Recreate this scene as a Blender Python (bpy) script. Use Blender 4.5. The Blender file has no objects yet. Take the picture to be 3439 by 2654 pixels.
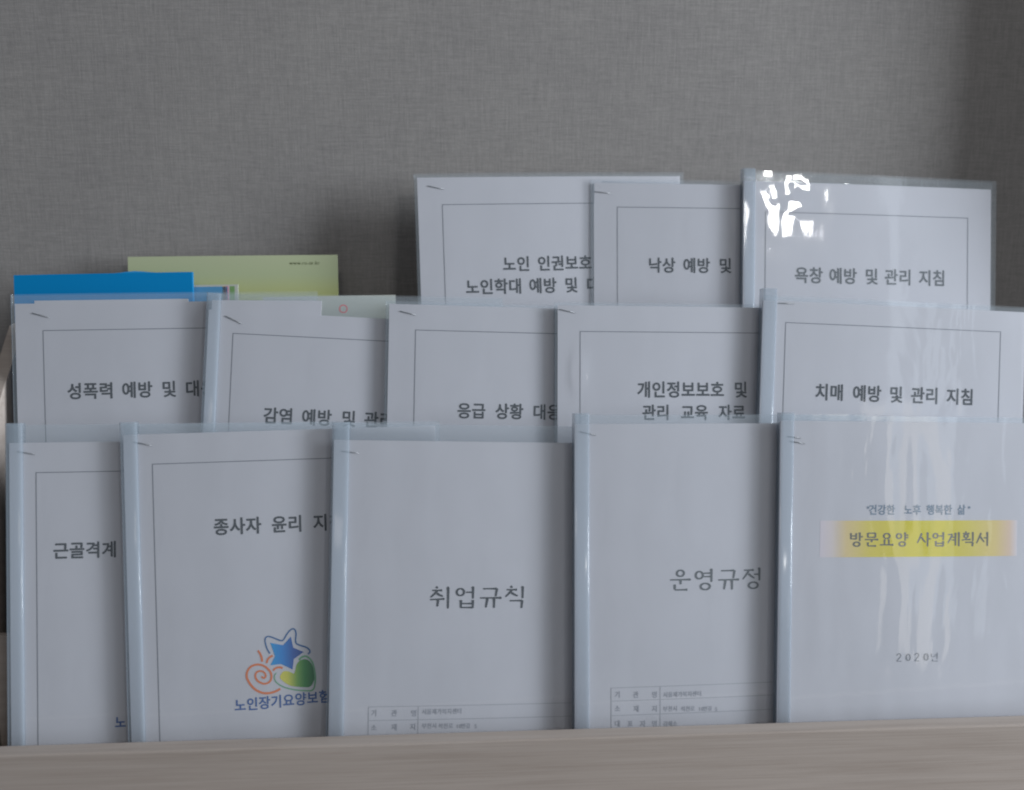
import bpy, bmesh, math, random
from mathutils import Vector, Matrix, noise
R = math.radians
sc = bpy.context.scene
COL = sc.collection
random.seed(4)

# ---------------------------------------------------------------- camera
cam_d = bpy.data.cameras.new('camera')
cam = bpy.data.objects.new('camera', cam_d); COL.objects.link(cam)
cam.location = (0, 0, 0)
cam.rotation_euler = (R(90 - 8), 0, R(-3))
cam_d.sensor_width = 36; cam_d.lens = 27.0
cam_d.clip_start = .01; cam_d.clip_end = 50
cam_d.dof.use_dof = True; cam_d.dof.focus_distance = .58; cam_d.dof.aperture_fstop = 3.4
sc.camera = cam
# ---------------------------------------------------------------- light
w = bpy.data.worlds.new('World'); sc.world = w; w.use_nodes = True
bg = w.node_tree.nodes['Background']
bg.inputs[0].default_value = (.78, .87, 1.0, 1); bg.inputs[1].default_value = .097
def area(name, loc, target, sx, sy, power, col):
    d = bpy.data.lights.new(name, 'AREA'); d.shape = 'RECTANGLE'; d.size = sx; d.size_y = sy
    d.energy = power; d.color = col
    o = bpy.data.objects.new(name, d); COL.objects.link(o); o.location = loc
    o.rotation_euler = (Vector(target) - Vector(loc)).to_track_quat('-Z', 'Y').to_euler()
    return o
area('window_light', (3.5, -.42, .75), (.05, .57, -.1), .8, 2.0, 228, (.90, .945, 1.0))
area('ceiling_lamp', (1.45, -1.75, 1.02), (.1, .6, 0), .27, .24, 9.5, (1.0, .98, .96))
area('warm_fill', (-.3, -1.2, 1.9), (.1, .68, .1), .7, .7, 6.5, (1.0, .93, .87))  # added fill that brightens the wall from above left
area('reflection_light', (1.82, -1.6, -.31), (.35, .55, -.15), .24, 1.0, 1.35, (1.0, .93, .82))  # added to mirror a tall warm patch in the front right cover
area('streak_light', (2.10, -1.65, .25), (.4, .6, 0), .15, 1.9, 1.1, (.80, .90, 1.0))  # added strip light for bluish streaks in the right-hand covers
sc.view_settings.view_transform = 'Standard'
sc.view_settings.look = 'None'
sc.view_settings.exposure = 0.0; sc.view_settings.gamma = 1.0
sc.view_settings.use_curve_mapping = False
sc.render.engine = 'CYCLES'
sc.cycles.max_bounces = 10; sc.cycles.transparent_max_bounces = 48
sc.cycles.caustics_reflective = False; sc.cycles.caustics_refractive = False
sc.cycles.use_denoising = True
sc.cycles.pixel_filter_type = 'BLACKMAN_HARRIS'; sc.cycles.filter_width = 2.0

# ---------------------------------------------------------------- materials
def mat(name, col, rough=.6, spec=.3, **kw):
    m = bpy.data.materials.new(name); m.use_nodes = True
    b = m.node_tree.nodes['Principled BSDF']
    b.inputs['Base Color'].default_value = (*col, 1); b.inputs['Roughness'].default_value = rough
    b.inputs['Specular IOR Level'].default_value = spec
    return m
def nd(m, t, **kw):
    n = m.node_tree.nodes.new(t)
    for k, v in kw.items():
        if k in n.inputs: n.inputs[k].default_value = v
        else: setattr(n, k, v)
    return n
def ln(m, a, b): m.node_tree.links.new(a, b)
def ramp(m, stops):
    n = nd(m, 'ShaderNodeValToRGB'); e = n.color_ramp.elements
    e[0].position, e[0].color = stops[0][0], (*stops[0][1], 1)
    e[1].position, e[1].color = stops[-1][0], (*stops[-1][1], 1)
    for p, c in stops[1:-1]:
        k = e.new(p); k.color = (*c, 1)
    return n
def bsdf(m): return m.node_tree.nodes['Principled BSDF']

M = {}
# paper: faint mottling and a very weak tooth
def paper(name, col, dev=.03):
    m = mat(name, col, .75, .2)
    tc = nd(m, 'ShaderNodeTexCoord'); n = nd(m, 'ShaderNodeTexNoise', Scale=14.0, Detail=3.0)
    ln(m, tc.outputs['Object'], n.inputs['Vector'])
    r = ramp(m, [(.3, tuple(c * (1 - dev) for c in col)), (.7, tuple(min(1, c * (1 + dev)) for c in col))])
    ln(m, n.outputs['Fac'], r.inputs[0]); ln(m, r.outputs[0], bsdf(m).inputs['Base Color'])
    n2 = nd(m, 'ShaderNodeTexNoise', Scale=900.0, Detail=2.0); ln(m, tc.outputs['Object'], n2.inputs['Vector'])
    bp = nd(m, 'ShaderNodeBump', Strength=.08, Distance=.0003); ln(m, n2.outputs['Fac'], bp.inputs['Height'])
    ln(m, bp.outputs[0], bsdf(m).inputs['Normal'])
    return m
M['paper'] = paper('paper', (.60, .597, .645))
M['white_card'] = paper('white_card', (.43, .46, .42))
M['ink'] = mat('ink', (.045, .048, .056), .8, .1)
M['ink_grey'] = mat('ink_grey', (.13, .14, .15), .8, .1)
M['ink_pale'] = mat('ink_pale', (.25, .26, .29), .8, .1)
M['ink_line'] = mat('ink_line', (.22, .23, .26), .8, .1)
M['ink_table'] = mat('ink_table', (.42, .43, .47), .8, .1)
M['ink_small'] = mat('ink_small', (.36, .37, .42), .8, .1)
M['ink_slate'] = mat('ink_slate', (.21, .27, .35), .8, .1)
M['ink_blue'] = mat('ink_blue', (.03, .10, .33), .8, .1)
M['ink_orange'] = mat('ink_orange', (.74, .19, .05), .8, .1)
M['ink_green'] = mat('ink_green', (.16, .40, .22), .8, .1)
M['ink_navy'] = mat('ink_navy', (.04, .13, .32), .8, .1)
M['ink_red'] = mat('ink_red', (.66, .14, .15), .8, .1)
M['ink_olive'] = mat('ink_olive', (.10, .12, .06), .8, .1)
M['ink_brown'] = mat('ink_brown', (.17, .16, .12), .8, .1)
M['steel'] = mat('steel', (.32, .32, .33), .35, .5); bsdf(M['steel']).inputs['Metallic'].default_value = .7
def grad(name, axis, stops, rough=.8):
    m = mat(name, (1, 1, 1), rough, .1)
    tc = nd(m, 'ShaderNodeTexCoord'); s = nd(m, 'ShaderNodeSeparateXYZ'); ln(m, tc.outputs['Generated'], s.inputs[0])
    r = ramp(m, stops); ln(m, s.outputs[axis], r.inputs[0]); ln(m, r.outputs[0], bsdf(m).inputs['Base Color'])
    return m
M['star'] = grad('star_blue', 0, [(0, (.0, .32, .70)), (.35, (.0, .22, .64)), (.7, (.01, .08, .36)), (1, (.01, .06, .30))])
M['heart'] = grad('heart_green', 0, [(0, (.72, .66, .08)), (.22, (.62, .60, .06)), (.5, (.16, .36, .04)), (.7, (.04, .26, .04)), (1, (.02, .17, .05))])
M['band'] = grad('yellow_band', 0, [(0, (.72, .66, .72)), (.06, (.72, .64, .62)), (.13, (.76, .60, .30)), (.25, (.75, .63, .09)), (.45, (.72, .62, .006)),
                                    (.62, (.72, .62, .01)), (.76, (.73, .62, .12)), (.89, (.76, .60, .24)), (.96, (.76, .58, .44)), (1, (.73, .68, .72))])
M['green_cover'] = grad('green_cover', 1, [(0, (.41, .45, .17)), (.80, (.41, .45, .18)), (.87, (.40, .44, .21)), (.93, (.39, .45, .28)), (1, (.42, .47, .31))], .55)
M['rainbow'] = grad('rainbow_stripe', 0, [(0, (.75, .62, .30)), (.5, (.72, .38, .26)), (1, (.65, .25, .42))])
M['blue_cover'] = mat('blue_cover', (.0, .21, .50), .38, .3)
M['blue_edge'] = mat('blue_edge', (.02, .28, .60), .4, .4)
M['tab_blue'] = mat('tab_blue', (.08, .26, .46), .7, .2)
M['tab_green'] = mat('tab_green', (.16, .30, .12), .7, .2)

# clear film: mostly transparent, mirror-like sheen, faint bluish milkiness
def film(name, haze, bump, col=(.66, .76, .84), gl=1.0):
    m = bpy.data.materials.new(name); m.use_nodes = True
    nt = m.node_tree; nt.nodes.remove(bsdf(m)); out = nt.nodes['Material Output']
    tc = nd(m, 'ShaderNodeTexCoord')
    mp = nd(m, 'ShaderNodeMapping'); mp.inputs['Scale'].default_value = (1.0, .28, 1.0)
    ln(m, tc.outputs['Object'], mp.inputs[0])
    n1 = nd(m, 'ShaderNodeTexNoise', Scale=26.0, Detail=3.0, Distortion=.6); ln(m, mp.outputs[0], n1.inputs['Vector'])
    bp = nd(m, 'ShaderNodeBump', Strength=bump, Distance=.004); ln(m, n1.outputs['Fac'], bp.inputs['Height'])
    tr = nd(m, 'ShaderNodeBsdfTransparent'); tr.inputs[0].default_value = (.97, .982, .99, 1)
    df = nd(m, 'ShaderNodeBsdfDiffuse'); df.inputs[0].default_value = (*col, 1)
    a = nd(m, 'ShaderNodeMixShader'); a.inputs[0].default_value = haze
    ln(m, tr.outputs[0], a.inputs[1]); ln(m, df.outputs[0], a.inputs[2])
    g = nd(m, 'ShaderNodeBsdfGlossy', Roughness=.06); ln(m, bp.outputs[0], g.inputs['Normal'])
    fr = nd(m, 'ShaderNodeLayerWeight'); ln(m, bp.outputs[0], fr.inputs['Normal'])
    p5 = nd(m, 'ShaderNodeMath', operation='POWER'); p5.inputs[1].default_value = 5; ln(m, fr.outputs['Facing'], p5.inputs[0])
    ma = nd(m, 'ShaderNodeMath', operation='MULTIPLY_ADD'); ma.inputs[1].default_value = .95; ma.inputs[2].default_value = .045; ln(m, p5.outputs[0], ma.inputs[0])
    mu = nd(m, 'ShaderNodeMath', operation='MULTIPLY'); mu.inputs[1].default_value = 1.2 * gl
    ln(m, ma.outputs[0], mu.inputs[0])
    b = nd(m, 'ShaderNodeMixShader'); ln(m, mu.outputs[0], b.inputs[0]); ln(m, a.outputs[0], b.inputs[1]); ln(m, g.outputs[0], b.inputs[2])
    ln(m, b.outputs[0], out.inputs['Surface'])
    return m
M['film'] = film('clear_film', .11, .20)
M['film_crinkled'] = film('crinkled_film', .11, .05)
M['fold'] = film('film_fold', .16, .1, gl=.35)
M['back_film'] = film('back_film', .10, .15)
def bar_mat():
    m = mat('slide_bar_plastic', (.42, .51, .60), .14, .6)
    b = bsdf(m); b.inputs['Alpha'].default_value = .37
    tc = nd(m, 'ShaderNodeTexCoord'); n = nd(m, 'ShaderNodeTexNoise', Scale=30.0, Detail=2.0)
    ln(m, tc.outputs['Object'], n.inputs['Vector'])
    r = ramp(m, [(.3, (.10, .10, .10)), (.7, (.18, .18, .18))]); ln(m, n.outputs['Fac'], r.inputs[0]); ln(m, r.outputs[0], b.inputs['Roughness'])
    return m
M['bar'] = bar_mat()

def wallpaper():
    m = mat('fabric_wallpaper', (.2, .19, .185), .85, .15)
    tc = nd(m, 'ShaderNodeTexCoord'); vals = []
    for s, k in (((55, 1, 1250), 1), ((1250, 1, 48), 1), ((240, 1, 2200), .7), ((2200, 1, 260), .7)):
        mp = nd(m, 'ShaderNodeMapping'); mp.inputs['Scale'].default_value = s; ln(m, tc.outputs['Object'], mp.inputs[0])
        n = nd(m, 'ShaderNodeTexNoise', Scale=1.0, Detail=2.5, Roughness=.6); ln(m, mp.outputs[0], n.inputs['Vector'])
        vals.append((n.outputs['Fac'], k))
    acc = None
    for v, k in vals:
        mu = nd(m, 'ShaderNodeMath', operation='MULTIPLY'); mu.inputs[1].default_value = k / 3.4; ln(m, v, mu.inputs[0])
        if acc is None: acc = mu.outputs[0]
        else:
            ad = nd(m, 'ShaderNodeMath', operation='ADD'); ln(m, acc, ad.inputs[0]); ln(m, mu.outputs[0], ad.inputs[1]); acc = ad.outputs[0]
    r = ramp(m, [(.33, (.182, .178, .178)), (.5, (.258, .251, .245)), (.67, (.335, .325, .316))]); ln(m, acc, r.inputs[0])
    big = nd(m, 'ShaderNodeTexNoise', Scale=7.0, Detail=2.0); ln(m, tc.outputs['Object'], big.inputs['Vector'])
    rb = ramp(m, [(.3, (.92, .92, .93)), (.7, (1, 1, 1))]); ln(m, big.outputs['Fac'], rb.inputs[0])
    mx = nd(m, 'ShaderNodeMix', data_type='RGBA', blend_type='MULTIPLY'); mx.inputs[0].default_value = 1
    ln(m, r.outputs[0], mx.inputs[6]); ln(m, rb.outputs[0], mx.inputs[7]); ln(m, mx.outputs[2], bsdf(m).inputs['Base Color'])
    bp = nd(m, 'ShaderNodeBump', Strength=.35, Distance=.0006); ln(m, acc, bp.inputs['Height']); ln(m, bp.outputs[0], bsdf(m).inputs['Normal'])
    return m
M['wall'] = wallpaper()
def wood():
    m = mat('pale_wood', (.5, .44, .37), .55, .3)
    tc = nd(m, 'ShaderNodeTexCoord')
    mp = nd(m, 'ShaderNodeMapping'); mp.inputs['Scale'].default_value = (1.6, 40, 40); ln(m, tc.outputs['Object'], mp.inputs[0])
    n = nd(m, 'ShaderNodeTexNoise', Scale=3.2, Detail=5.0, Roughness=.6, Distortion=.5); ln(m, mp.outputs[0], n.inputs['Vector'])
    r = ramp(m, [(.25, (.335, .288, .255)), (.45, (.385, .338, .305)), (.6, (.415, .368, .335)), (.8, (.36, .305, .272))]); ln(m, n.outputs['Fac'], r.inputs[0])
    mp2 = nd(m, 'ShaderNodeMapping'); mp2.inputs['Scale'].default_value = (12, 900, 900); ln(m, tc.outputs['Object'], mp2.inputs[0])
    n2 = nd(m, 'ShaderNodeTexNoise', Scale=1.0, Detail=3.0); ln(m, mp2.outputs[0], n2.inputs['Vector'])
    rb = ramp(m, [(.35, (.91, .905, .90)), (.65, (1, 1, 1))]); ln(m, n2.outputs['Fac'], rb.inputs[0])
    mx = nd(m, 'ShaderNodeMix', data_type='RGBA', blend_type='MULTIPLY'); mx.inputs[0].default_value = 1
    ln(m, r.outputs[0], mx.inputs[6]); ln(m, rb.outputs[0], mx.inputs[7]); ln(m, mx.outputs[2], bsdf(m).inputs['Base Color'])
    bp = nd(m, 'ShaderNodeBump', Strength=.15, Distance=.0006); ln(m, n2.outputs['Fac'], bp.inputs['Height']); ln(m, bp.outputs[0], bsdf(m).inputs['Normal'])
    return m
M['wood'] = wood()

# ---------------------------------------------------------------- helpers
def link_mesh(name, me, m, parent=None, smooth=False):
    o = bpy.data.objects.new(name, me); COL.objects.link(o)
    if m: me.materials.append(m)
    if smooth:
        for p in me.polygons: p.use_smooth = True
    if parent: o.parent = parent
    return o
def obj(name, bm, m, parent=None, smooth=False, bevel=0, recalc=True):
    if bevel:
        bmesh.ops.bevel(bm, geom=bm.edges[:], offset=bevel, segments=2, profile=.6, affect='EDGES', clamp_overlap=True)
    if recalc: bmesh.ops.recalc_face_normals(bm, faces=bm.faces[:])
    me = bpy.data.meshes.new(name); bm.to_mesh(me); bm.free()
    return link_mesh(name, me, m, parent, smooth)
def add_box(bm, lo, hi):
    v = [bm.verts.new((x, y, z)) for x in (lo[0], hi[0]) for y in (lo[1], hi[1]) for z in (lo[2], hi[2])]
    for f in ((0, 1, 3, 2), (4, 6, 7, 5), (0, 4, 5, 1), (2, 3, 7, 6), (0, 2, 6, 4), (1, 5, 7, 3)): bm.faces.new([v[i] for i in f])
def box(name, lo, hi, m, parent=None, bevel=.0008):
    bm = bmesh.new(); add_box(bm, lo, hi); return obj(name, bm, m, parent, bevel=bevel)
def tag(o, label, cat, group=None, kind=None):
    o['label'] = label
    if cat: o['category'] = cat
    if group: o['group'] = group
    if kind: o['kind'] = kind
def struct(o, label): o['kind'] = 'structure'; o['label'] = label; return o
LEAN = R(8)
AX = Vector((1, 0, 0)); AU = Vector((0, math.sin(LEAN), math.cos(LEAN))); AB = Vector((0, math.cos(LEAN), -math.sin(LEAN)))
def thing(name, e, label, cat, group=None):
    psi, phi = R(e['psi']), R(e['phi'])
    xh = math.cos(psi) * AX + math.sin(psi) * AB
    x = math.cos(phi) * xh - math.sin(phi) * AU; y = math.sin(phi) * xh + math.cos(phi) * AU; z = x.cross(y)
    o = bpy.data.objects.new(name, None); COL.objects.link(o); o.empty_display_size = .02
    mw = Matrix((x, y, z)).transposed().to_4x4(); mw.translation = Vector(e['o']); o.matrix_world = mw
    tag(o, label, cat, group); return o
mm = .001

# ---------------------------------------------------------------- lettering (printed flat on the paper)
_gl = {}
def glyph(ch, bold):
    k = (ch, bold)
    if k not in _gl:
        c = bpy.data.curves.new('glyph', 'FONT'); c.body = ch; c.fill_mode = 'FRONT'; c.resolution_u = 4
        o = bpy.data.objects.new('glyph', c); COL.objects.link(o)
        dg = bpy.context.evaluated_depsgraph_get(); dg.update()
        me = bpy.data.meshes.new_from_object(o.evaluated_get(dg))
        vs = [v.co.copy() for v in me.vertices]; fs = [list(p.vertices) for p in me.polygons]
        bpy.data.objects.remove(o); bpy.data.curves.remove(c); bpy.data.meshes.remove(me)
        _gl[k] = (vs, fs)
    return _gl[k]
def put_glyph(bm, ch, x, yc, pitch, hs, bold, zf, k=0):
    vs, fs = glyph(ch, bold)
    if not vs: return
    s = pitch / 1.0 * 1.06
    hang = ord(ch) > 0x1100
    x0 = min(v.x for v in vs); cx = .46 if hang else (x0 + max(v.x for v in vs)) / 2
    cy = .365 if hang else .36
    for q in range(9 if bold else 1):   # ink spread: the face thickened evenly all round
        a = math.pi * q / 4; ox, oy = (0, 0) if q == 8 else (bold * s * math.cos(a), bold * s * math.sin(a))
        if not bold: ox = oy = 0
        nv = []
        for v in vs:
            px = x + pitch / 2 + (v.x - cx) * s + ox; py = yc + (v.y - cy) * s * hs + oy
            nv.append(bm.verts.new((px * mm, py * mm, (zf(px, py) + q * .004) * mm)))
        for f in fs: bm.faces.new([nv[i] for i in f])

# brush strokes of a book-style (serif) lettering: every syllable as strokes in a unit box
def C(cx, cy, rx, ry): return ('o', cx, cy, rx, ry)
def Hs(*p): return ('h', *p)
def Vs(*p): return ('v', *p)
def Ds(*p): return ('d', *p)
N_ = [Vs(.25, .31, .25, .08), Hs(.25, .07, .82, .07)]
IEUNG = C(.53, .19, .235, .155)
SYL = {
 '취': [Ds(.29, .96, .37, .89), Hs(.12, .80, .56, .80), Ds(.36, .79, .06, .50), Ds(.33, .67, .60, .54), Hs(.04, .40, .67, .43), Vs(.39, .40, .36, .10), Vs(.82, .97, .82, .01)],
 '업': [C(.26, .72, .18, .17), Hs(.50, .71, .79, .71), Vs(.81, .97, .81, .43), Vs(.29, .38, .29, .03), Vs(.81, .38, .81, .02), Hs(.29, .22, .81, .22), Hs(.29, .05, .81, .05)],
 '규': [Hs(.15, .86, .76, .86), Vs(.77, .88, .71, .52), Hs(.02, .46, .98, .46), Vs(.36, .45, .29, .04), Vs(.65, .45, .65, .02)],
 '칙': [Ds(.27, .97, .36, .90), Hs(.10, .81, .56, .81), Ds(.34, .80, .05, .50), Ds(.31, .68, .60, .54), Vs(.81, .97, .81, .43), Hs(.24, .33, .80, .33), Vs(.80, .35, .77, .00)],
 '운': [C(.5, .79, .18, .15), Hs(.03, .51, .97, .51), Vs(.51, .5, .51, .31)] + N_,
 '영': [C(.26, .69, .18, .18), Hs(.46, .77, .79, .77), Hs(.46, .62, .79, .62), Vs(.81, .97, .81, .38), IEUNG],
 '정': [Hs(.10, .86, .56, .86), Ds(.34, .85, .05, .46), Ds(.31, .70, .59, .50), Hs(.56, .67, .79, .67), Vs(.81, .97, .81, .39), IEUNG],
 '방': [Vs(.13, .92, .13, .51), Vs(.50, .92, .50, .51), Hs(.13, .73, .50, .73), Hs(.13, .54, .50, .54), Vs(.74, .97, .74, .39), Hs(.74, .68, .95, .68), IEUNG],
 '문': [Vs(.24, .93, .24, .62), Vs(.76, .93, .76, .62), Hs(.24, .91, .76, .91), Hs(.24, .64, .76, .64), Hs(.03, .49, .97, .49), Vs(.51, .48, .51, .31)] + N_,
 '요': [C(.5, .72, .24, .19), Vs(.35, .50, .35, .16), Vs(.65, .50, .65, .16), Hs(.02, .14, .98, .14)],
 '양': [C(.30, .71, .19, .18), Vs(.73, .97, .73, .39), Hs(.73, .77, .95, .77), Hs(.73, .61, .95, .61), IEUNG],
 '사': [Ds(.35, .90, .03, .24), Ds(.30, .64, .62, .28), Vs(.76, .97, .76, .01), Hs(.76, .52, .98, .52)],
 '계': [Hs(.08, .80, .42, .80), Ds(.42, .81, .08, .22), Hs(.38, .62, .62, .62), Hs(.34, .44, .62, .44), Vs(.63, .93, .63, .06), Vs(.87, .97, .87, .01)],
 '획': [Ds(.26, .97, .38, .94), Hs(.09, .86, .58, .86), C(.33, .69, .16, .11), Vs(.33, .57, .33, .46), Hs(.03, .43, .66, .47), Vs(.82, .97, .82, .35), Hs(.27, .28, .82, .28), Vs(.82, .29, .79, .0)],
 '서': [Ds(.36, .90, .03, .20), Ds(.31, .64, .60, .28), Hs(.54, .56, .80, .56), Vs(.81, .97, .81, .01)],
 '년': [Vs(.14, .88, .14, .53), Hs(.14, .52, .55, .56), Hs(.48, .76, .80, .76), Hs(.48, .62, .80, .62), Vs(.81, .97, .81, .27), Vs(.28, .27, .28, .06), Hs(.28, .06, .88, .06)],
 '2': [('p', [(.24, .72), (.26, .84), (.40, .92), (.58, .90), (.68, .78), (.64, .62), (.46, .42), (.26, .18), (.24, .12)]), Hs(.24, .12, .74, .12)],
 '0': [('O', .5, .52, .24, .40)],
}
def ribbon(bm, pts, ws, zf, dz=0, closed=False):
    n = len(pts); L = []; Rr = []
    for i in range(n):
        a = pts[(i - 1) % n] if closed or i else pts[0]; b = pts[(i + 1) % n] if closed or i < n - 1 else pts[-1]
        tx, ty = b[0] - a[0], b[1] - a[1]; q = math.hypot(tx, ty) or 1e-9
        nx, ny = -ty / q, tx / q; w_ = ws[i] / 2 if isinstance(ws, list) else ws / 2
        for arr, s in ((L, 1), (Rr, -1)):
            x, y = pts[i][0] + s * nx * w_, pts[i][1] + s * ny * w_
            arr.append(bm.verts.new((x * mm, y * mm, (zf(x, y) + dz) * mm)))
    for i in range(n if closed else n - 1):
        j = (i + 1) % n; bm.faces.new((Rr[i], Rr[j], L[j], L[i]))
def serif(bm, ch, x, yc, size, zf, wt=1.0):
    y0 = yc - size * .5
    T = lambda p: (x + p[0] * size, y0 + p[1] * size)
    for i, s in enumerate(SYL[ch]):
        dz = i * .006; k = s[0]
        if k in 'oO':
            _, cx, cy, rx, ry = s
            ang = [2 * math.pi * j / 24 for j in range(24)]
            ribbon(bm, [T((cx + rx * math.cos(a) * .88, cy + ry * math.sin(a) * .88)) for a in ang],
                   [size * wt * ((.05 + .03 * abs(math.cos(a))) if k == 'o' else (.05 + .08 * abs(math.cos(a)))) for a in ang], zf, dz, True)
        elif k == 'p':
            ribbon(bm, [T(p) for p in s[1]], size * .085 * wt, zf, dz)
        else:
            (ax, ay), (bx, by) = s[1:3], s[3:5]
            if k == 'h':   # thin horizontal with a swelling at the end
                ts = (0, .06, .5, .86, .95, 1); ws = (.03, .052, .05, .066, .085, .04)
            elif k == 'v': # slanted head, even stem
                ts = (0, .07, .18, .6, .94, 1); ws = (.03, .105, .085, .075, .07, .045)
            else:
                ts = (0, .1, .5, .85, 1); ws = (.06, .085, .07, .06, .04)
            pts = [T((ax + (bx - ax) * t - (.012 if k == 'v' and t < .1 else 0), ay + (by - ay) * t + (-.05 * math.sin(math.pi * t) * abs(bx - ax) if k == 'd' else 0))) for t in ts]
            ribbon(bm, pts, [v * size * wt for v in ws], zf, dz)
def smooth_line(pts, n=6, closed=False):
    out = []; m_ = len(pts)
    for i in range(m_ if closed else m_ - 1):
        p = [pts[(i + k) % m_] if closed else pts[max(0, min(m_ - 1, i + k))] for k in (-1, 0, 1, 2)]
        for j in range(n):
            t = j / n
            out.append(tuple(.5 * (2 * p[1][a] + (p[2][a] - p[0][a]) * t + (2 * p[0][a] - 5 * p[1][a] + 4 * p[2][a] - p[3][a]) * t * t + (3 * p[1][a] - p[0][a] - 3 * p[2][a] + p[3][a]) * t ** 3) for a in (0, 1)))
    if not closed: out.append(tuple(pts[-1]))
    return out

# ---------------------------------------------------------------- the setting: papered wall, desk
WALL_Y = .681
bm = bmesh.new(); add_box(bm, (-1.6, WALL_Y, -.75), (.86, WALL_Y + .05, 1.1)); wall = obj('wall', bm, M['wall'])
struct(wall, 'grey woven wallpaper wall behind the rack')
bm = bmesh.new(); add_box(bm, (.572, WALL_Y - .07, -.75), (.86, WALL_Y - .002, 1.1)); wr = obj('shade_block', bm, M['wall'], bevel=.004)  # unseen block added to cast shade on the right edge of the wall
struct(wr, 'unseen shallow papered block beside the rack, added to shade the wall edge')
bm = bmesh.new(); add_box(bm, (-1.2, .30, -.53), (.86, WALL_Y - .004, -.50)); ds = obj('desk_top', bm, M['wood'], bevel=.002)
struct(ds, 'pale desk top under the rack')

# ---------------------------------------------------------------- the stepped wooden rack
rack = bpy.data.objects.new('document_rack', None); COL.objects.link(rack); rack.location = (0, 0, 0)
tag(rack, 'pale wooden three tier rack holding all the booklets, its front board along the bottom', 'rack')
XL, XR = -.352, .56
Zf = (-.403, -.3095, -.2085)
box('front_board', (XL - .012, .489, -.499), (XR + .012, .501, -.3085), M['wood'], rack, .0012)
def side(x0, x1):
    prof = [(.5012, -.4985), (.5012, -.36), (.52, -.335), (.549, -.325), (.549, -.22), (.575, -.10), (.625, -.030), (.655, -.022), (.655, -.4985)]
    bm = bmesh.new()
    a = [bm.verts.new((x0, y, z)) for y, z in prof]; b = [bm.verts.new((x1, y, z)) for y, z in prof]
    bm.faces.new(a); bm.faces.new(b[::-1])
    for i in range(len(prof)):
        j = (i + 1) % len(prof); bm.faces.new((a[i], a[j], b[j], b[i]))
    return obj('side_panel', bm, M['wood'], rack, bevel=.0008)
side(XL - .011, XL); side(XR, XR + .011)
YB = ((.5015, .548), (.5545, .597), (.6035, .645))
for (ya, yb), z in zip(YB, Zf): box('tier_floor', (XL + .0005, ya, z - .008), (XR - .0005, yb - .0005, z), M['wood'], rack)
box('tier_board', (XL + .0005, .548, -.4985), (XR - .0005, .554, Zf[1] + .058), M['wood'], rack)
box('tier_board', (XL + .0005, .597, -.4985), (XR - .0005, .603, Zf[2] + .058), M['wood'], rack)
box('back_board', (XL + .0005, .645, -.4985), (XR - .0005, .653, -.055), M['wood'], rack)

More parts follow.
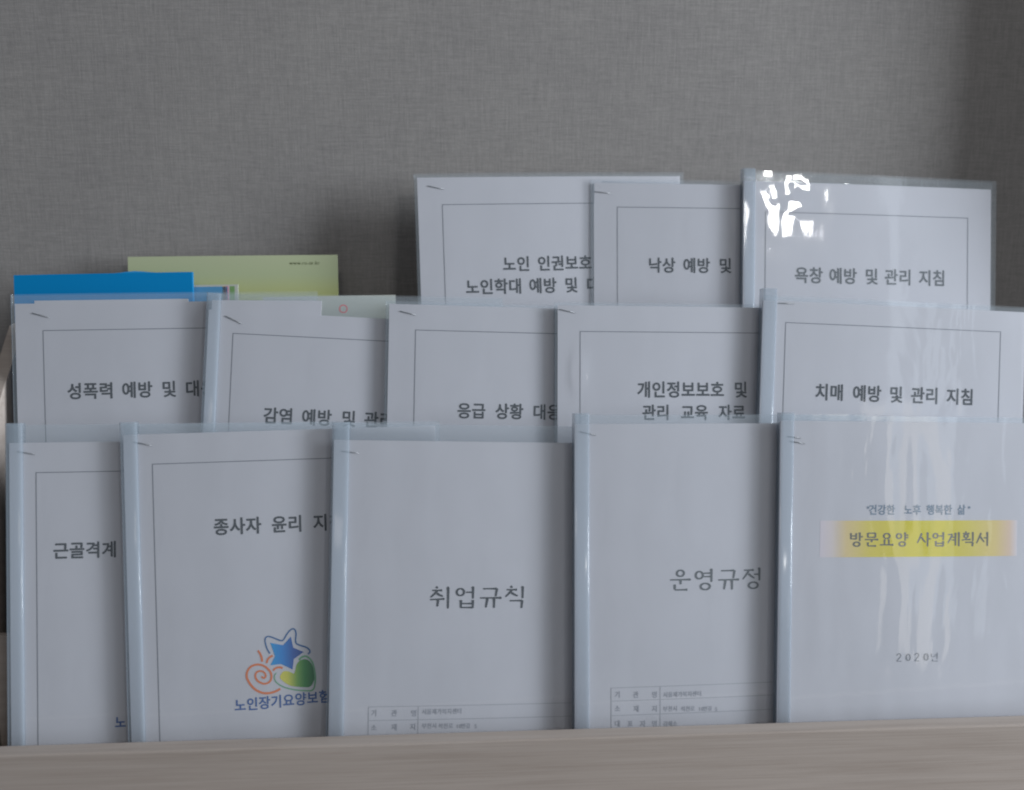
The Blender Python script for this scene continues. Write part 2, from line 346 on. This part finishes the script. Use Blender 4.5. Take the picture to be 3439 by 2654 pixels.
BOOKS = [
 {'key': 'noin', 'o': [-0.03591, 0.60935, -0.208], 'psi': 2.7, 'phi': -1.5, 'h': 299.7, 'label': 'clear covered booklet headed 노인 인권보호 on the back tier, no bar showing', 'group': 'clear covered booklets on the back tier', 'bar': None, 'film': 3, 'thick': 2.0, 'sheets': 3, 'frame': [19.9, 277.3, 186], 'texts': [[[('노인', 67.8), ('인권보호', 96.7)], 227.5, 11.6, 1, 'gothic'], [[('노인학대', 36.5), ('예방', 89.0), ('및', 118.9), ('대', 137.2)], 209.1, 11.8, 1, 'gothic']], 'staples': [[8.5, 292.7, 21.1, 290.0]], 'pw': 221.0, 'filmslope': 0},
 {'key': 'nak', 'o': [0.10106, 0.61299, -0.208], 'psi': 1.0, 'phi': 0.3, 'h': 297.0, 'label': 'clear covered booklet headed 낙상 예방 및 on the back tier between two others', 'group': 'clear covered booklets on the back tier', 'bar': None, 'film': 3, 'thick': 2.0, 'sheets': 3, 'frame': [19.7, 277.0, 186], 'texts': [[[('낙상', 45.5), ('예방', 75.1), ('및', 105.7)], 228.6, 11.8, 1, 'gothic']], 'staples': [[0.8, 289.6, 14.6, 288.2]], 'pw': 221.0, 'filmslope': 0},
 {'key': 'yok', 'o': [0.2239, 0.60878, -0.208], 'psi': 2.7, 'phi': 0.8, 'h': 298.9, 'label': 'clear covered booklet headed 욕창 예방 및 관리 지침 with a bright glare in its crinkled corner', 'group': 'clear covered booklets on the back tier', 'bar': (-1.5, 9.5, 10), 'film': 9, 'thick': 2.0, 'sheets': 3, 'frame': [19.3, 273.6, 200.5], 'texts': [[[('욕창', 44.7), ('예방', 74.9), ('및', 106.7), ('관리', 124.4), ('지침', 155.3)], 221.0, 12.6, 1, 'gothic_grey']], 'staples': [], 'pw': 222.0, 'filmslope': -0.5},
 {'key': 'sung', 'o': [-0.33826, 0.55969, -0.309], 'psi': 2.7, 'phi': -1, 'h': 299.4, 'label': 'clear covered booklet headed 성폭력 예방 및 대 standing below the blue booklet', 'group': 'clear covered booklets on the middle tier', 'bar': None, 'film': 7, 'thick': 2.0, 'sheets': 3, 'frame': [19.9, 278.9, 186], 'texts': [[[('성폭력', 36.0), ('예방', 75.7), ('및', 104.9), ('대응', 122.3)], 232.5, 11.5, 1, 'gothic']], 'staples': [[12.5, 292.2, 24.2, 288.8]], 'pw': 221.0, 'filmslope': 0},
 {'key': 'gam', 'o': [-0.21551, 0.5587, -0.30901], 'psi': 2.7, 'phi': 3, 'h': 295.5, 'label': 'clear covered booklet headed 감염 예방 및 관리 with a pale slide bar and tall film edge', 'group': 'clear covered booklets on the middle tier', 'bar': (-1.5, 9, 12.5), 'film': 12, 'thick': 2.0, 'sheets': 3, 'frame': [18.8, 278.2, 188], 'texts': [[[('감염', 44.0), ('예방', 72.9), ('및', 103.1), ('관리', 120.3)], 216.5, 11.6, 1, 'gothic']], 'staples': [[12.3, 291.2, 24.8, 286.1]], 'pw': 221.0, 'filmslope': 2.6},
 {'key': 'eung', 'o': [-0.07111, 0.55907, -0.30901], 'psi': 2.7, 'phi': 1.5, 'h': 299.3, 'label': 'clear covered booklet headed 응급 상황 대응 on the middle tier', 'group': 'clear covered booklets on the middle tier', 'bar': None, 'film': 2.5, 'thick': 2.0, 'sheets': 3, 'frame': [20.5, 279.6, 188], 'texts': [[[('응급', 53.6), ('상황', 83.2), ('대응', 112.8)], 217.7, 11.3, 1, 'gothic']], 'staples': [[8.4, 293.8, 20.3, 291.2]], 'pw': 221.0, 'filmslope': 0},
 {'key': 'gae', 'o': [0.06464, 0.55932, -0.309], 'psi': 2.7, 'phi': 0.5, 'h': 297.9, 'label': 'clear covered booklet headed 개인정보보호 및 관리 교육 자료 with a bright folded left edge', 'group': 'clear covered booklets on the middle tier', 'bar': None, 'film': 2.5, 'thick': 2.0, 'sheets': 3, 'frame': [17.8, 277.6, 188], 'texts': [[[('개인정보보호', 62.9), ('및', 141.7)], 232.1, 11.9, 1, 'gothic'], [[('관리', 67.1), ('교육', 98.3), ('자료', 129.0)], 214.0, 11.4, 1, 'gothic']], 'staples': [[1.5, 294.6, 13.7, 292.2]], 'pw': 221.0, 'filmslope': 0},
 {'key': 'chi', 'o': [0.2185, 0.55886, -0.30901], 'psi': 2.7, 'phi': 2.3, 'h': 302.1, 'label': 'clear covered booklet headed 치매 예방 및 관리 지침 at the right end of the middle tier', 'group': 'clear covered booklets on the middle tier', 'bar': (-2, 10.5, 9), 'film': 4, 'thick': 2.0, 'sheets': 3, 'frame': [19.1, 285.1, 202.2], 'texts': [[[('치매', 44.7), ('예방', 76.1), ('및', 107.0), ('관리', 125.4), ('지침', 156.0)], 230.8, 12.3, 1, 'gothic']], 'staples': [[12.8, 300.1, 25.2, 300.3]], 'pw': 224.0, 'filmslope': 0},
 {'key': 'geun', 'o': [-0.32674, 0.50894, -0.4025], 'psi': 4.2, 'phi': 0, 'h': 296.3, 'label': 'clear covered booklet headed 근골격계, leftmost on the front tier', 'group': 'clear covered booklets on the front tier', 'bar': (-1.5, 9.5, 14), 'film': 13, 'thick': 2.0, 'sheets': 3, 'frame': [17.8, 275.1, 190], 'texts': [[[('근골격계', 28.6)], 219.2, 10.9, 1, 'gothic'], [[('노', 69.4)], 95.1, 8.0, 0.95, 'logo']], 'staples': [[5.8, 290.2, 17.3, 288.1]], 'pw': 221.0, 'filmslope': 0},
 {'key': 'jong', 'o': [-0.24243, 0.50923, -0.4025], 'psi': 2.9, 'phi': -1.1, 'h': 301.2, 'label': 'clear covered booklet headed 종사자 윤리 지 with a blue star and green heart emblem', 'group': 'clear covered booklets on the front tier', 'bar': (-1.5, 10, 9), 'film': 8, 'thick': 2.0, 'sheets': 3, 'frame': [19.6, 279.8, 190], 'texts': [[[('종사자', 60.5), ('윤리', 101.2), ('지침', 130.5)], 233.1, 11.3, 1, 'gothic'], [[('노인장기요양보험', 71.8)], 104.0, 8.5, 1.0, 'logo_text']], 'staples': [[7.8, 295.9, 19.3, 293.2]], 'pw': 221.0, 'filmslope': -1.2, 'extra': {'star': [[98.2, 147.8], [107.2, 145.5], [112.8, 151.4], [114.4, 143.3], [121.7, 139.7], [114.5, 135.0], [113.5, 127.5], [105.4, 132.0], [97.9, 131.5], [101.3, 137.9]], 'outline': [[97.8, 140.0], [95.9, 143.6], [94.7, 148.3], [94.8, 151.1], [96.2, 152.4], [98.9, 152.0], [102.3, 150.4], [105.8, 148.9], [107.6, 149.5], [109.7, 152.8], [112.0, 155.7], [114.3, 157.0], [115.9, 156.0], [116.6, 153.2], [116.1, 148.1], [117.0, 145.9], [119.7, 144.5], [123.5, 143.0], [125.7, 141.0], [126.0, 139.2], [124.6, 138.0]], 'heart': [[105.2, 124.6], [106.7, 126.3], [109.2, 126.6], [112.0, 125.7], [114.2, 124.5], [115.3, 126.5], [116.3, 130.6], [118.4, 133.3], [121.5, 134.4], [124.5, 133.7], [126.9, 130.9], [128.8, 125.7], [128.9, 120.5], [127.5, 116.5], [125.5, 114.3], [122.4, 114.0], [113.4, 115.3], [109.5, 117.1], [106.0, 119.9], [104.4, 122.3]], 'heart_line': [[101.9, 125.8], [100.6, 123.8], [100.8, 120.8], [102.7, 118.1], [106.4, 115.5], [110.9, 113.7], [116.4, 112.3], [122.9, 111.4], [126.4, 111.4], [128.2, 112.8], [129.0, 115.8], [129.4, 120.5], [128.8, 127.2], [127.5, 131.9], [125.0, 135.4], [122.5, 136.6], [119.7, 135.7], [118.2, 134.0]], 'spiral': [[91.4, 123.9], [92.9, 122.5], [94.3, 123.5], [94.1, 125.5], [92.5, 127.3], [90.0, 127.8], [88.0, 126.9], [87.1, 124.7], [87.9, 121.8], [90.1, 119.7], [93.5, 118.4], [96.8, 119.5], [98.4, 122.4], [98.0, 126.1], [95.6, 129.5], [92.4, 131.8], [88.4, 132.6], [84.4, 131.5], [81.9, 128.6], [81.0, 125.1], [81.9, 121.5], [84.5, 117.2], [87.9, 113.9], [92.4, 111.8], [96.8, 111.5], [101.3, 112.5], [104.4, 114.1]], 'ray': [[[89.4, 142.7], [90.9, 140.3], [91.9, 137.2], [92.2, 134.4]], [[95.2, 133.2], [96.2, 135.9], [98.0, 137.6], [99.8, 138.3]], [[99.7, 127.5], [101.5, 129.2], [104.3, 129.7], [106.5, 128.9]]]}},
 {'key': 'chwi', 'o': [-0.10747, 0.50857, -0.40251], 'psi': 2.7, 'phi': 1.5, 'h': 296.4, 'label': 'clear covered booklet titled 취업규칙 with a small ruled table near the bottom', 'group': 'clear covered booklets on the front tier', 'bar': (-1.5, 11, 13), 'film': 12.5, 'thick': 2.0, 'sheets': 3, 'texts': [[[('취업규칙', 70.4)], 182.6, 18.3, 1, 'serif']], 'staples': [[5.5, 288.3, 17.8, 287.1]], 'table': [28.4, 64.1, [103.5, 93.6, 82.8], [['기', 30.1, 99.0, 7, 1], ['관', 44.6, 98.7, 7, 1], ['명', 58.8, 98.4, 7, 1], ['서울재가복지센터', 66.6, 99.3, 10.3, 0.9], ['소', 30.3, 88.5, 7, 1], ['재', 44.8, 88.5, 7, 1], ['지', 58.3, 88.5, 7, 1], ['부천시', 66.8, 89.0, 10.3, 0.9], ['석천로', 78.7, 88.7, 10.3, 0.9], ['10번길', 91.0, 88.4, 9.5, 0.9], ['5', 104.4, 88.1, 10, 0.9]]], 'pw': 221.0, 'filmslope': 0},
 {'key': 'un', 'o': [0.07273, 0.50883, -0.4025], 'psi': 2.7, 'phi': 0.4, 'h': 305.9, 'label': 'clear covered booklet titled 운영규정, fourth along the front tier', 'group': 'clear covered booklets on the front tier', 'bar': (-1.5, 10.5, 8), 'film': 7, 'thick': 2.0, 'sheets': 3, 'texts': [[[('운영규정', 70.8)], 190.1, 18.5, 1, 'serif_grey']], 'staples': [[4.2, 300.4, 15.7, 297.9]], 'table': [27.2, 64.0, [111.7, 102.0, 91.3, 80.3], [['기', 29.7, 106.8, 7, 1], ['관', 43.4, 106.2, 7, 1], ['명', 57.6, 105.7, 7, 1], ['서울재가복지센터', 66.2, 105.3, 10.3, 0.9], ['소', 29.7, 96.4, 7, 1], ['재', 43.8, 95.8, 7, 1], ['지', 57.6, 95.3, 7, 1], ['부천시', 66.1, 94.9, 10.3, 0.9], ['석천로', 79.4, 94.4, 10.3, 0.9], ['10번길', 92.3, 93.9, 9.5, 0.9], ['5', 104.9, 93.3, 10, 0.9], ['대', 29.7, 85.3, 7, 1], ['표', 39.2, 84.9, 7, 1], ['자', 48.7, 84.5, 7, 1], ['명', 57.6, 84.2, 7, 1], ['김해소', 66.1, 83.8, 10.3, 0.9]]], 'pw': 221.0, 'filmslope': 0},
 {'key': 'bang', 'o': [0.22237, 0.50863, -0.40251], 'psi': 2.7, 'phi': 1.2, 'h': 307.3, 'label': 'clear covered booklet titled 방문요양 사업계획서 across a yellow printed band', 'group': 'clear covered booklets on the front tier', 'bar': (-1.5, 9.5, 6), 'film': 4.5, 'thick': 2.0, 'sheets': 3, 'texts': [[[('"건강한', 67.3), ('노후', 97.2), ('행복한', 115.3), ('삶"', 140.3)], 241.0, 7.0, 1, 'gothic_blue'], [[('방문요양', 54.3), ('사업계획서', 108.0)], 218.8, 12.0, 1, 'serif_bold'], [[('2020년', 91.2)], 129.5, 7.7, 1, 'serif_pale']], 'staples': [[6.0, 295.5, 15.8, 294.5], [7.8, 292.0, 19.2, 290.4]], 'pw': 222.0, 'filmslope': 0, 'extra': {'band': [31.7, 205.5, 189.9, 232.9]}},
]
LOOSE = {'green': {'o': [-0.28259, 0.63227, -0.20751], 'psi': 0, 'phi': -0.7, 'w': 172.7, 'h': 234.7, 'url': [132.7, 227.79999999999998, 25.400000000000006]}, 'tabs': {'o': [-0.25753, 0.6252, -0.20751], 'psi': 0, 'phi': -0.85, 'w': 67.3, 'h': 210.8, 'cols': [53.2, 56.2, 59.3, 60.4, 65.8]}, 'blue': {'o': [-0.3643, 0.61717, -0.20751], 'psi': 0.5, 'phi': -1.22, 'w': 140.8, 'h': 219.2}, 'white': {'o': [-0.16417, 0.60503, -0.20751], 'psi': 0.3, 'phi': -1.03, 'w': 106.1, 'h': 201.4, 'ring': [64.0, 190.8]}}

# ---------------------------------------------------------------- booklets in clear covers
PW = 210.0
def page_z(x, y): return 1.1 * math.sin(math.pi * max(0, min(1, x / PW)))
def grid_sheet(bm, x0, x1, y0, y1, nx, ny, zf):
    vs = [[bm.verts.new(((x0 + (x1 - x0) * i / nx) * mm, (y0 + (y1 - y0) * j / ny) * mm, zf(x0 + (x1 - x0) * i / nx, y0 + (y1 - y0) * j / ny) * mm)) for i in range(nx + 1)] for j in range(ny + 1)]
    for j in range(ny):
        for i in range(nx): bm.faces.new((vs[j][i], vs[j][i + 1], vs[j + 1][i + 1], vs[j + 1][i]))
    return vs
def film_sheet(bm, x0, x1, y1, slope, nx, ny, zf):
    vs = []
    for j in range(ny + 1):
        r = []
        for i in range(nx + 1):
            x = x0 + (x1 - x0) * i / nx; y = .5 + (y1 - .5 + slope * (x - x0)) * j / ny
            r.append(bm.verts.new((x * mm, y * mm, zf(x, y) * mm)))
        vs.append(r)
    for j in range(ny):
        for i in range(nx): bm.faces.new((vs[j][i], vs[j][i + 1], vs[j + 1][i + 1], vs[j + 1][i]))
def slab(name, x0, x1, y0, y1, t, zf, m, parent, nx=24, ny=2):
    """a bowed sheet or block of sheets, front face at zf, t mm thick"""
    bm = bmesh.new()
    f = grid_sheet(bm, x0, x1, y0, y1, nx, ny, zf); b = grid_sheet(bm, x0, x1, y0, y1, nx, ny, lambda x, y: zf(x, y) - t)
    for i in range(nx):
        bm.faces.new((f[0][i], b[0][i], b[0][i + 1], f[0][i + 1])); bm.faces.new((f[ny][i], f[ny][i + 1], b[ny][i + 1], b[ny][i]))
    for j in range(ny):
        bm.faces.new((f[j][0], f[j + 1][0], b[j + 1][0], b[j][0])); bm.faces.new((f[j][nx], b[j][nx], b[j + 1][nx], f[j + 1][nx]))
    return obj(name, bm, m, parent)
def rod(bm, p, q, r, seg=8):
    p, q = Vector(p) * mm, Vector(q) * mm; d = (q - p).normalized(); a = d.orthogonal().normalized(); b = d.cross(a)
    rings = [[bm.verts.new(c + (a * math.cos(2 * math.pi * k / seg) + b * math.sin(2 * math.pi * k / seg)) * r * mm) for k in range(seg)] for c in (p, q)]
    for k in range(seg): bm.faces.new((rings[0][k], rings[0][(k + 1) % seg], rings[1][(k + 1) % seg], rings[1][k]))
    bm.faces.new(rings[0][::-1]); bm.faces.new(rings[1])

for bi, e in enumerate(BOOKS):
    t = thing('report_booklet', e, e['label'], 'booklet', e['group'])
    PW = e.get('pw', 210.0)
    h = e['h']; th = e['thick']; key = e['key']
    zf = page_z; zi = lambda x, y: page_z(x, y) + .12
    rnd = random.Random(bi * 7 + 1)
    # paper: the front sheet, and the sheets under it a little out of register
    slab('front_sheet', 0, PW, 0, h, .25, zf, M['paper'], t)
    back = lambda x, y: page_z(x, y) - .32
    dy = {'sung': 1.0}.get(key, rnd.uniform(-.5, .25))
    if key == 'sung': bs = slab('loose_sheet', 14, 126, 0, h + 2.2, th - .3, back, M['paper'], t)
    else: slab('inner_sheets', .2, PW - .2, 0, h + dy, th - .3, back, M['paper'], t)
    if key == 'gam':   # the sheets under the crooked front page stand straighter
        ls = slab('loose_sheet', 2, 84, 0, h + 7.2, th - .5, lambda x, y: page_z(x, y) - .36, M['paper'], t)
        for v in ls.data.vertices: v.co.y += v.co.x * math.tan(R(2.7)) * (v.co.y / (h * mm))
    # printed border
    if e.get('frame'):
        l, tp, rt = e['frame']; bm = bmesh.new(); lw = .62; b0 = 22.0
        n = 20
        ribbon(bm, [(l - lw / 2 + (rt - l + lw) * i / n, tp) for i in range(n + 1)], lw, zi)
        ribbon(bm, [(l - lw / 2 + (rt - l + lw) * i / n, b0) for i in range(n + 1)], lw, zi)
        for xx in (l, rt): ribbon(bm, [(xx, b0 + lw / 2), (xx, tp - lw / 2)], lw, zi)
        obj('printed_border', bm, M['ink_line'], t)
    # lettering
    for row, y, pitch, hs, style in e['texts']:
        bm = bmesh.new()
        for word, x in row:
            adv = 0
            for ch in word:
                if style.startswith('serif'):
                    if ch in '20': serif(bm, ch, x + adv + pitch * .05, y, pitch * .92, zi, 1.5)
                    else: serif(bm, ch, x + adv, y, pitch * .92 if style != 'serif_bold' else pitch * .95, zi, 1.7 if style == 'serif_bold' else 1.3)
                    adv += pitch * (.93 if ch in '20' else 1)
                elif ch == '"':
                    put_glyph(bm, ch, x + adv - (pitch * .15 if adv == 0 else 0), y + pitch * .05, pitch * .8, 1, .03, zi); adv += pitch * .30
                else:
                    bold = {'gothic': .026, 'gothic_grey': .024, 'gothic_blue': .026, 'logo': .028, 'logo_text': .026}[style]
                    yy = y + (adv * math.tan(R(2.2)) if style == 'logo_text' else 0)
                    put_glyph(bm, ch, x + adv, yy, pitch, 1.08 if style in ('gothic', 'gothic_grey') else 1.1, bold, zi); adv += pitch
        nm = 'emblem_caption' if style in ('logo', 'logo_text') else ('subtitle_lettering' if style == 'gothic_blue' else 'year_lettering' if style == 'serif_pale' else 'title_lettering')
        mk = {'gothic': 'ink', 'gothic_grey': 'ink_grey', 'gothic_blue': 'ink_slate', 'serif': 'ink', 'serif_grey': 'ink_grey', 'serif_bold': 'ink_brown', 'serif_pale': 'ink_pale', 'logo': 'ink_blue', 'logo_text': 'ink_blue'}[style]
        obj(nm, bm, M[mk], t)
    # ruled table
    if e.get('table'):
        l, c, rows, cells = e['table']; bm = bmesh.new(); lw = .5; rt = PW - 27; bot = rows[-1] - 12 * (5 - len(rows))
        ys = list(rows)
        while ys[-1] - 11.5 > 30: ys.append(ys[-1] - 11.5)
        n = 16
        for yv in ys: ribbon(bm, [(l + (rt - l) * i / n, yv) for i in range(n + 1)], lw, zi)
        for xv in (l, c, rt): ribbon(bm, [(xv, ys[-1]), (xv, ys[0])], lw, lambda x, y: zi(x, y) + .01)
        obj('printed_table', bm, M['ink_table'], t)
        bm = bmesh.new()
        for wd, x, y, p, k in cells:
            pm = p / 2.81 if len(wd) > 1 or wd == '5' else 4.4
            adv = 0
            for ch in wd:
                put_glyph(bm, ch, x + adv, y, pm, 1.1, .02, zi); adv += pm * (1 if ord(ch) > 200 else .65)
        obj('table_lettering', bm, M['ink_small'], t)
    ex = e.get('extra') or {}
    if 'band' in ex:
        x0, y0, x1, y1 = ex['band']; bm = bmesh.new()
        grid_sheet(bm, x0, x1, y0, y1, 20, 1, lambda x, y: page_z(x, y) + .06); obj('yellow_band', bm, M['band'], t)
    if 'star' in ex:
        em = bpy.data.objects.new('emblem', None); COL.objects.link(em); em.parent = t
        def poly(name, pts, m):
            bm = bmesh.new(); f = bm.faces.new([bm.verts.new((x * mm, y * mm, zi(x, y) * mm)) for x, y in pts])
            bmesh.ops.triangulate(bm, faces=[f]); obj(name, bm, m, em)
        poly('star', ex['star'], M['star']); poly('heart', smooth_line(ex['heart'], 4, True), M['heart'])
        def stroke(name, lists, w0, w1, m):
            bm = bmesh.new()
            for L in lists:
                s = smooth_line(L, 6); k = len(s)
                ribbon(bm, s, [w0 + (w1 - w0) * i / (k - 1) for i in range(k)], lambda x, y: zi(x, y) + .02)
            obj(name, bm, m, em)
        stroke('star_outline', [ex['outline']], 1.0, 1.25, M['ink_navy'])
        stroke('heart_outline', [ex['heart_line']], .7, 1.5, M['ink_green'])
        stroke('spiral', [ex['spiral']], 1.3, 1.7, M['ink_orange'])
        stroke('spiral_ray', ex['ray'], 1.4, 1.6, M['ink_orange'])
    # staples
    for x0, y0, x1, y1 in e['staples']:
        bm = bmesh.new(); rod(bm, (x0, y0, page_z(x0, y0) + .35), (x1, y1, page_z(x1, y1) + .35), .33)
        for x, y in ((x0, y0), (x1, y1)): rod(bm, (x, y, page_z(x, y) + .35), (x, y, page_z(x, y) - 1.5), .3)
        obj('staple', bm, M['steel'], t, smooth=True)
    # clear cover, front and back sheet
    has = e['bar'] is not None
    fx0, fx1 = (0.5, PW + 3.5) if has else (-2.2, PW + 3.0)
    fy1 = h + e['film']; fs = math.tan(R(e.get('filmslope', 0)))
    ph = rnd.uniform(0, 50)
    crinkle = key == 'yok'
    def fz(x, y):
        z = page_z(x, y) + .9
        k = min(1, max(0, (x - 4) / 30)) if has else min(1, max(0, (x + 2) / 30))
        up = min(1, max(0, (y - .5 * h) / (.5 * h)))
        z += k * (.35 if key == 'nak' else 1) * (.55 * (noise.noise(Vector((x * .017, y * .006, ph))) + .6) + .18 * (noise.noise(Vector((x * .05, y * .016, ph + 9))) + .6))
        z += k * up * .5
        if key == 'bang':
            z += .45 * math.exp(-((x - 105) / 38) ** 2) * (1 + .9 * noise.noise(Vector((x * .07, y * .012, 3.3)))) + .16 * noise.noise(Vector((x * .11, y * .022, 8.3)))
        if crinkle:
            r_ = math.hypot(x - 36, (y - (h - 8)) * .9); g = math.exp(-(r_ / 26) ** 2)
            z += g * (.2 + 1.0 * noise.noise(Vector((x * .062, y * .062, 1.7))) + .17 * noise.noise(Vector((x * .15, y * .15, 5.1))))
        if key == 'gae':
            z += 1.7 * math.exp(-((x - 19) / 5.0) ** 2) * math.exp(-((y - (h - 52)) / 14) ** 2)
        return z
    nx, ny = (110, 150) if crinkle or key in ('bang', 'gae') else (40, 50)
    bm = bmesh.new(); film_sheet(bm, fx0, fx1, fy1, fs, nx, ny, fz); fo = obj('front_cover', bm, M['film_crinkled' if crinkle else 'film'], t, smooth=True, recalc=False)
    bm = bmesh.new(); film_sheet(bm, fx0, fx1 - .5, fy1 - .6, fs, 24, 6, lambda x, y: page_z(x, y) * .9 - th - .3); obj('back_cover', bm, M['back_film'], t, smooth=True, recalc=False)
    if has:
        x0, x1, up = e['bar']; bm = bmesh.new()
        c = (x0 + x1) / 2; hw = (x1 - x0) / 2; prof = []
        for k in range(13):
            a = math.pi * k / 12; ca = math.cos(a); sa = math.sin(a)
            prof.append((c - hw * math.copysign(abs(ca) ** .7, ca), 1.5 + 2.0 * sa ** .6))
        prof += [(x1, -th - .8), (x1 - .9, -th - 1.3), (x0 + .9, -th - 1.3), (x0, -th - .8)]
        rings = [[bm.verts.new((px * mm, yy * mm, pz * mm)) for px, pz in prof] for yy in (0.2, h + up)]
        for k in range(len(prof)):
            j = (k + 1) % len(prof); bm.faces.new((rings[0][k], rings[0][j], rings[1][j], rings[1][k]))
        bm.faces.new(rings[0]); bm.faces.new(rings[1][::-1])
        bo = obj('slide_bar', bm, M['bar'], t, smooth=True)
    else:
        # folded edge of the clear holder
        bm = bmesh.new(); pr = [(-2.2, 1.0), (-2.7, .4), (-2.8, -.6), (-2.6, -th), (-2.2, -th - .3)]
        rings = [[bm.verts.new((px * mm, yy * mm, pz * mm)) for px, pz in pr] for yy in (.5, fy1)]
        for k in range(len(pr) - 1): bm.faces.new((rings[0][k], rings[0][k + 1], rings[1][k + 1], rings[1][k]))
        obj('folded_edge', bm, M['fold'], t, smooth=True)

# ---------------------------------------------------------------- loose booklets at the back left
e = LOOSE['green']
g = thing('pamphlet', e, 'pale green pamphlet with a small web address, tallest at the back left', 'pamphlet')
slab('cover', 0, e['w'], 0, e['h'], 1.6, lambda x, y: .6 * math.sin(math.pi * x / e['w']), M['green_cover'], g)
x, y, wd = e['url']; bm = bmesh.new()
adv = 0; txt = 'www.ro.or.kr'
wdt = {'w': 1.25, '.': .5, 'r': .62}
tot = sum(wdt.get(c, .95) for c in txt); u = wd / tot
for ch in txt:
    p = wdt.get(ch, .95) * u
    vs, fs = glyph(ch, .01)
    x0 = min(v.x for v in vs); x1 = max(v.x for v in vs); s = u * 1.62; nv = []
    for v in vs:
        px = x + adv + p / 2 + (v.x - (x0 + x1) / 2) * s; py = y + (v.y - .27) * s
        nv.append(bm.verts.new((px * mm, py * mm, (.6 * math.sin(math.pi * px / e['w']) + .12) * mm)))
    for f in fs: bm.faces.new([nv[i] for i in f])
    adv += p
obj('web_address', bm, M['ink_olive'], g)

e = LOOSE['tabs']
g = thing('brochure', e, 'white brochure edge with a blue panel and small coloured squares, behind the blue booklet', 'brochure')
slab('cover', 0, e['w'], 0, e['h'], 1.2, lambda x, y: 0, M['white_card'], g)
c = e['cols']; tp = e['h'] - 1.6
def patch(name, x0, x1, y0, y1, m):
    bm = bmesh.new(); grid_sheet(bm, x0, x1, y0, y1, 1, 1, lambda x, y: .08); obj(name, bm, m, g)
patch('blue_panel', 3, c[0] + 5.6, tp - 60, tp, M['tab_blue'])
patch('rainbow_stripe', c[1] - 1.6, c[2] + .3, tp - 22, tp + .4, M['rainbow'])
patch('green_square', c[3] + .3, c[4] - 1.2, tp - 12, tp + .2, M['tab_green'])

e = LOOSE['blue']
g = thing('blue_booklet', e, 'bright blue booklet standing behind the sexual violence booklet at the far left', 'booklet')
g['label'] = 'bright plain blue booklet standing at the far left of the back tier'
slab('front_cover', 0, e['w'], 0, e['h'], .8, lambda x, y: .5 * math.sin(math.pi * x / e['w']), M['blue_cover'], g)
slab('pages', .8, e['w'] - 1, 0, e['h'] - 1.5, 1.6, lambda x, y: .5 * math.sin(math.pi * x / e['w']) - .85, M['white_card'], g)
bm = bmesh.new(); n = 24
def bulge(x): u_ = x / e['w']; return e['h'] + .25 + 1.7 * math.exp(-((u_ - .67) / .085) ** 2)
for dz in (-2.6, -3.3):
    pass
fr = [[bm.verts.new((x_ * mm, yy * mm, z_ * mm)) for x_, yy in [(e['w'] * i / n, 0 if r_ == 0 else bulge(e['w'] * i / n)) for i in range(n + 1)]] for z_ in (-2.6, -3.3) for r_ in (0, 1)]
for i in range(n):
    bm.faces.new((fr[0][i], fr[0][i + 1], fr[1][i + 1], fr[1][i])); bm.faces.new((fr[2][i], fr[3][i], fr[3][i + 1], fr[2][i + 1]))
    bm.faces.new((fr[1][i], fr[1][i + 1], fr[3][i + 1], fr[3][i])); bm.faces.new((fr[0][i], fr[2][i], fr[2][i + 1], fr[0][i + 1]))
bm.faces.new((fr[0][0], fr[1][0], fr[3][0], fr[2][0])); bm.faces.new((fr[0][n], fr[2][n], fr[3][n], fr[1][n]))
obj('back_cover', bm, M['blue_edge'], g)

e = LOOSE['white']
g = thing('leaflet', e, 'white leaflet with a small red ring, showing through the clear film beside the green pamphlet', 'leaflet')
slab('sheet', 0, e['w'], 0, e['h'], .5, lambda x, y: .3 * math.sin(math.pi * x / e['w']), M['white_card'], g)
x, y = e['ring']; bm = bmesh.new()
ribbon(bm, [(x + 3.0 * math.cos(2 * math.pi * k / 28), y + 3.0 * math.sin(2 * math.pi * k / 28)) for k in range(28)], 1.1, lambda x, y: .3 * math.sin(math.pi * x / e['w']) + .1, 0, True)
obj('red_ring', bm, M['ink_red'], g)
